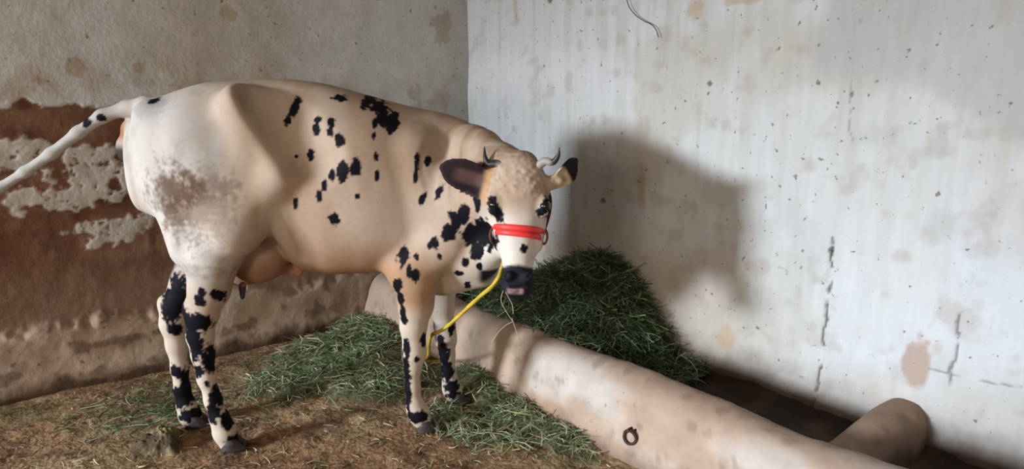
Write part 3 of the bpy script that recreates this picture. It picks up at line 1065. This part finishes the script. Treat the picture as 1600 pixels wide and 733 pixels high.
def head_ring(t, off, n=48):
    """loop round the head at fraction t, off outside the hide; t may be an array"""
    out = []
    for k in range(n):
        a = 2 * math.pi * k / n
        tt = t(a) if callable(t) else t
        w = float(smooth_interp(np.array([tt]), HT, HW)[0]) + off
        th = float(smooth_interp(np.array([tt]), HT, HTH)[0]) / 2 + off
        nf = float(smooth_interp(np.array([tt]), HT, HNF)[0])
        c, s = math.cos(a), math.sin(a)
        e = 2 / 2.25
        out.append(hd(math.copysign(abs(c) ** e, c) * w, tt, nf - (th - off) + math.copysign(abs(s) ** e, s) * th))
    return np.array(out)


def band(ringpts, width, thick, axis):
    n = len(ringpts); ctr = ringpts.mean(0)
    V = []; Fc = []
    m = 8
    for i in range(n):
        t = ringpts[(i + 1) % n] - ringpts[i - 1]; t /= np.linalg.norm(t)
        ax = axis - t * (axis @ t); ax /= np.linalg.norm(ax)
        nn = np.cross(t, ax)
        if nn @ (ringpts[i] - ctr) < 0: nn = -nn
        for k in range(m):
            a = 2 * math.pi * k / m
            V.append(ringpts[i] + ax * (width / 2) * math.copysign(abs(math.cos(a)) ** .6, math.cos(a)) + nn * (thick / 2) * math.copysign(abs(math.sin(a)) ** .6, math.sin(a)))
    for i in range(n):
        j = (i + 1) % n
        for k in range(m):
            Fc.append((i * m + k, i * m + (k + 1) % m, j * m + (k + 1) % m, j * m + k))
    return np.array(V), Fc


for t0, sl in ((.512, .013), (.553, .018)):
    ringp = head_ring(lambda a: t0 + sl * math.cos(a), .009)
    V, Fc = band(ringp, .0215, .008, E_D)
    mesh_obj('nose_band', rel(halter, to_world(V)), Fc, M_RED, halter)
for sg in (-1, 1):
    pts = [hd(sg * .088, .545, -.10), hd(sg * .101, .46, -.105), hd(sg * .113, .36, -.115), hd(sg * .112, .25, -.12), hd(sg * .085, .16, -.135), hd(sg * .03, .08, -.15), hd(0, .07, -.155)]
    V, Fc = tube(to_world(spline(pts, 26)), .0055, 8)
    mesh_obj('cheek_cord', rel(halter, to_world(to_local(np.array(V)))), Fc, M_BROWNROPE, halter)
    # side loop
    c = hd(sg * .090, .560, -.070)
    th = np.linspace(0, 2 * math.pi, 25)[:-1]
    rp = np.array([c + E_D * math.cos(a) * .026 + E_N * math.sin(a) * .020 + E_R * sg * .012 * math.sin(a) for a in th])
    V, Fc = band(rp, .009, .009, E_R)
    mesh_obj('side_loop', rel(halter, to_world(V)), Fc, M_BROWNROPE, halter)

# yellow tether rope: from under the jaw, down past the foreleg to the ground
rp = [to_world(hd(-.045, .70, -.135)), at_depth(776, 438, 2.33), at_depth(742, 470, 2.42), at_depth(710, 500, 2.50), at_depth(690, 516, 2.60), at_depth(673, 526, 2.68)]
pq = on_floor(664, 575)
rp += [np.array([*(pq[:2] * .4 + rp[-1][:2] * .6), .20]), np.array([pq[0], pq[1], .035]), np.array([pq[0] + .12, pq[1] + .20, .03])]
path = spline(rp, 90)
V, Fc = tube(path, .0075, 10)
V = np.array(V).reshape(90, 10, 3)
for i in range(90):                     # laid strands
    c = V[i].mean(0)
    for k in range(10):
        V[i, k] = c + (V[i, k] - c) * (1 + .14 * math.cos(3 * (2 * math.pi * k / 10) - i * .9))
rope = mesh_obj('tether_rope', V.reshape(-1, 3), Fc, M_YELLOW)
tag(rope, 'yellow tether rope running from the cow\'s jaw down behind its foreleg', 'rope')

# ------------------------------------------------------------------ grass, straw, small things


def blades(n, place, lmin, lmax, wmin, wmax, palette, lift, seed, droop=.5):
    """n curved strips; place(rng)->(x,y,z,normal tilt)"""
    r = np.random.default_rng(seed)
    V = np.zeros((n, 8, 3)); C = np.zeros((n, 8, 3))
    pal = np.array([p[:3] for p in palette]); wts = np.array([p[3] for p in palette]); wts = wts / wts.sum()
    base = place(r, n)
    L = r.uniform(lmin, lmax, n); W = r.uniform(wmin, wmax, n)
    az = r.uniform(0, 2 * math.pi, n); el = r.normal(0, lift, n)
    bend = r.normal(0, .7, n); sag = r.uniform(0, droop, n)
    col = pal[r.choice(len(pal), n, p=wts)] * r.uniform(.7, 1.25, n)[:, None]
    for j in range(4):
        t = j / 3 - .5
        a = az + bend * t
        x = base[:, 0] + np.cos(a) * L * t; y = base[:, 1] + np.sin(a) * L * t
        z = base[:, 2] + np.sin(el) * L * t - sag * L * (t * t) * 1.2
        wd = W * (1.0, .95, .8, .25)[j]
        roll = r.normal(0, .5, n) if j == 0 else roll
        px, py = -np.sin(a) * wd / 2, np.cos(a) * wd / 2
        pz = np.sin(roll) * wd / 2
        V[:, 2 * j] = np.stack([x + px, y + py, z + pz], -1)
        V[:, 2 * j + 1] = np.stack([x - px, y - py, z - pz], -1)
        C[:, 2 * j] = col; C[:, 2 * j + 1] = col
    i0 = np.arange(n)[:, None] * 8
    q = np.concatenate([i0 + np.array([2 * j, 2 * j + 1, 2 * j + 3, 2 * j + 2]) for j in range(3)])
    return V.reshape(-1, 3), q, C.reshape(-1, 3)


def merge(parts):
    Vs = []; Qs = []; Cs = []; b = 0
    for V, Q, C in parts:
        Vs.append(V); Qs.append(Q + b); Cs.append(C); b += len(V)
    return np.concatenate(Vs), np.concatenate(Qs), np.concatenate(Cs)


GREEN = [(.050, .090, .032, 4), (.085, .145, .060, 4), (.150, .220, .110, 3), (.27, .34, .21, 2), (.36, .31, .17, 1.4), (.03, .055, .02, 2)]

# heap in the trough
hc = np.array([1.30, -.27])


def heap_h(x, y):
    d = np.sqrt(((x - 1.25) / .52) ** 2 + ((y + .10) / .58) ** 2)
    n = fbm(np.stack([x * 6, y * 6, 0 * x], -1), 3, 301) - .5
    h = .075 + .43 * np.clip(1 - d ** 1.7, 0, 1) ** .9 + n * .13
    d2 = np.sqrt(((x - .75) / .6) ** 2 + ((y + .2) / .5) ** 2)
    h2 = .06 + .24 * np.clip(1 - d2 ** 2, 0, 1) + n * .07
    return np.maximum(h, h2)


gx, gy = np.meshgrid(np.linspace(.25, 1.95, 90), np.linspace(-.59, -.03, 40), indexing='ij')
gz = heap_h(gx, gy)
idx = np.arange(gx.size).reshape(gx.shape)
gq = np.stack([idx[:-1, :-1], idx[1:, :-1], idx[1:, 1:], idx[:-1, 1:]], -1).reshape(-1, 4)
mound = (np.stack([gx, gy, gz], -1).reshape(-1, 3), gq, np.zeros((gx.size, 3)) + np.array([.035, .048, .02]))


def place_heap(r, n):
    x = np.clip(r.normal(1.22, .32, n), .3, 1.9); y = np.clip(-np.abs(r.normal(.28, .18, n)), -.60, -.04)
    return np.stack([x, y, heap_h(x, y) + r.uniform(-.01, .035, n)], -1)


def place_rim(r, n):
    x = np.clip(r.normal(1.25, .22, n), .5, 1.75); y = r.uniform(-.66, -.52, n)
    return np.stack([x, y, np.maximum(heap_h(x, y), .27) + r.uniform(.0, .03, n)], -1)


V, Q, C = merge([mound, blades(11000, place_heap, .07, .22, .003, .0065, GREEN, .45, 5), blades(700, place_rim, .06, .16, .003, .006, GREEN, .3, 6)])
tag(mesh_obj('grass_heap', V, Q, M_BLADE, colors=C), 'heap of fresh cut green grass lying in the trough beside the cow\'s muzzle', 'grass', kind='stuff')


# grass on the floor under the cow
def patch_h(blobs):
    def fn(x, y):
        h = np.zeros_like(x)
        n = fbm(np.stack([x * 7, y * 7, 0 * x], -1), 3, 311)
        for cx, cy, rx, ry, hh in blobs:
            d = ((x - cx) / rx) ** 2 + ((y - cy) / ry) ** 2
            h = np.maximum(h, hh * np.clip(1 - d, 0, 1) ** .8)
        return h * (.6 + .8 * n)
    return fn


GREEN_FLOOR = [(.11, .155, .06, 3), (.18, .25, .11, 4), (.27, .34, .19, 3), (.38, .42, .27, 1.8), (.55, .46, .28, 2.2), (.06, .075, .03, 1)]


def floor_patch(name, blobs, n, label, seed, pal=GREEN_FLOOR, lift=.22):
    ph = patch_h(blobs)
    parts = []
    area = np.array([b[2] * b[3] for b in blobs]); area = area / area.sum()

    def place(r, m):
        k = r.choice(len(blobs), m, p=area)
        B = np.array(blobs)[k]
        rad = np.sqrt(r.uniform(0, 1, m)) * r.uniform(.75, 1.2, m); a = r.uniform(0, 2 * math.pi, m)
        x = B[:, 0] + B[:, 2] * rad * np.cos(a); y = B[:, 1] + B[:, 3] * rad * np.sin(a)
        x = np.maximum(x, .07); y = np.minimum(y, -.885)
        return np.stack([x, y, floor_h(x, y) + ph(x, y) + r.uniform(.004, .022, m)], -1)
    x0 = min(b[0] - b[2] for b in blobs); x1 = max(b[0] + b[2] for b in blobs)
    y0 = min(b[1] - b[3] for b in blobs); y1 = max(b[1] + b[3] for b in blobs)
    gx, gy = np.meshgrid(np.linspace(max(x0, .05), x1, 60), np.linspace(y0, min(y1, -.86), 60), indexing='ij')
    gz = floor_h(gx, gy) + ph(gx, gy) - .012
    idx = np.arange(gx.size).reshape(gx.shape)
    gq = np.stack([idx[:-1, :-1], idx[1:, :-1], idx[1:, 1:], idx[:-1, 1:]], -1).reshape(-1, 4)
    md = (np.stack([gx, gy, gz], -1).reshape(-1, 3), gq, np.zeros((gx.size, 3)) + np.array([.15, .12, .065]))
    V, Q, C = merge([md, blades(n, place, .05, .17, .0025, .0055, pal, lift, seed)])
    return tag(mesh_obj(name, V, Q, M_BLADE, colors=C), label, 'grass', kind='stuff')


def fb(px, py, rx, ry, h):
    c = on_floor(px, py); return (c[0], c[1], rx, ry, h)


floor_patch('loose_grass', [fb(590, 525, .32, .30, .10), fb(520, 560, .36, .30, .07), (.72, -1.20, .45, .30, .08), fb(445, 600, .22, .18, .03), fb(620, 590, .25, .22, .04)],
            4300, 'loose green fodder grass spread on the floor under the cow\'s belly', 21)
floor_patch('spilled_grass', [fb(745, 605, .18, .14, .06), fb(800, 645, .20, .12, .04), fb(860, 680, .22, .10, .03), fb(700, 660, .20, .12, .015), fb(770, 670, .22, .14, .015)],
            1300, 'spilled green grass at the foot of the trough in front of the cow', 23)


# straw litter over the whole floor
def place_straw(r, n):
    x = r.uniform(.1, 3.0, n); y = r.uniform(-3.1, -.9, n)
    return np.stack([x, y, floor_h(x, y) + r.uniform(.003, .010, n)], -1)


STRAW = [(.50, .38, .22, 3), (.36, .25, .13, 3), (.22, .22, .10, 2), (.60, .52, .38, 1), (.25, .33, .20, 1.2), (.10, .06, .035, 3)]
V, Q, C = blades(5200, place_straw, .015, .07, .002, .005, STRAW, .12, 31, droop=.1)
tag(mesh_obj('straw_litter', V, Q, M_BLADE, colors=C), 'bits of straw and dry grass littered over the dirt floor', 'straw', kind='stuff')


def place_hind(r, n):
    c = on_floor(250, 640)
    x = r.normal(c[0], .14, n); y = r.normal(c[1], .16, n)
    return np.stack([np.maximum(x, .1), y, floor_h(x, y) + r.uniform(.004, .02, n)], -1)


V, Q, C = blades(320, place_hind, .05, .16, .003, .005, GREEN + [(.5, .4, .25, 3)], .15, 37, droop=.15)
tag(mesh_obj('grass_wisps', V, Q, M_BLADE, colors=C), 'thin wisps of grass scattered on the dirt by the hind hooves', 'grass', kind='stuff')

# dung pat
c = on_floor(252, 696)
u = np.linspace(0, 2 * math.pi, 65)[:-1]; t = np.linspace(0, 1, 22)
U, T = np.meshgrid(u, t, indexing='ij')
rw_ = 1 + .22 * np.sin(U * 3 + 1) + .12 * np.sin(U * 7)
x = np.cos(U) * T * .10 * rw_; y = np.sin(U) * T * .085 * rw_
n = fbm(np.stack([x * 28 + 5, y * 28, 0 * x], -1), 4, 401)
z = .052 * (1 - T ** 4) * (.25 + 1.5 * n) - .006
idx = np.arange(U.size).reshape(U.shape)
q = np.stack([idx, np.roll(idx, -1, 0)], -1)
q = np.concatenate([np.stack([idx[:, j], np.roll(idx[:, j], -1), np.roll(idx[:, j + 1], -1), idx[:, j + 1]], -1) for j in range(21)])[:, ::-1]
dc = np.zeros(U.shape + (3,)) + np.array([.075, .050, .028])
dc = mixc(dc, (.26, .21, .10), sstep(.52, .68, n) * .8)
dung = mesh_obj('dung_pat', np.stack([c[0] + x, c[1] + y, z + float(floor_h(c[0], c[1]))], -1).reshape(-1, 3), q, M_DUNG, colors=dc.reshape(-1, 3))
tag(dung, 'dark crumbly dung pat on the floor left of the hind hooves', 'dung')

# iron ring on the trough
kv = np.stack([X_K, Y_K, Z_K], -1).reshape(-1, 3)
kd = kv - CAM
kd = kd / np.linalg.norm(kd, axis=1)[:, None]
rd = ray(977, 684); rd = rd / np.linalg.norm(rd)
kk = np.argsort(-(kd @ rd))[:12]
c = kv[kk[np.argmin(np.linalg.norm(kv[kk] - CAM, axis=1))]] + np.array([0, -.004, 0])
ring = empty('tether_ring', c)
tag(ring, 'small rusty iron tether ring set in the face of the trough', 'ring')
th = np.linspace(0, 2 * math.pi, 33)[:-1]
ringp = np.array([(math.cos(a) * .028, -.004 - .010 * (math.sin(a) < 0) * abs(math.sin(a)), math.sin(a) * .024) for a in th])
V, Fc = band(ringp, .010, .010, np.array([0, 1.0, 0]))
mesh_obj('ring', V, Fc, M_RUST, ring)
V, Fc = tube(np.array([(-.012, .05, .026), (-.009, -.006, .027), (0, -.016, .026), (.009, -.006, .027), (.012, .05, .026)]), .0045, 8)
mesh_obj('staple', V, Fc, M_RUST, ring)

# hay wisp hanging from the mouth
mouth = at_depth(783, 456, 2.255)
wisp = empty('hay_wisp', mouth)
tag(wisp, 'few stalks of dry hay dangling from the cow\'s mouth', 'hay')
M_HAY = material('dry_hay', (.42, .33, .20), rough=.7)
for pts in ([(786, 454), (783, 470), (792, 488), (803, 504)], [(802, 502), (790, 508), (778, 520), (768, 536)], [(790, 456), (800, 475), (802, 490)],
            [(800, 497), (806, 515), (812, 530)]):
    pp = np.array([at_depth(a, b, 2.245 + .0 * i) for i, (a, b) in enumerate(pts)])
    V, Fc = tube(spline(pp, 14), .0016, 5)
    mesh_obj('stalk', rel(wisp, V), Fc, M_HAY, wisp)

# thread on the wall
pp = [on_right(a, b, -.022) for a, b in ((978, -8), (982, 8), (992, 22), (1006, 32), (1018, 38), (1025, 46), (1029, 58))]
V, Fc = tube(spline(pp, 40), .0022, 6)
tag(mesh_obj('loose_thread', V, Fc, M_THREAD), 'dark curling thread stuck high on the whitewashed wall', 'thread')
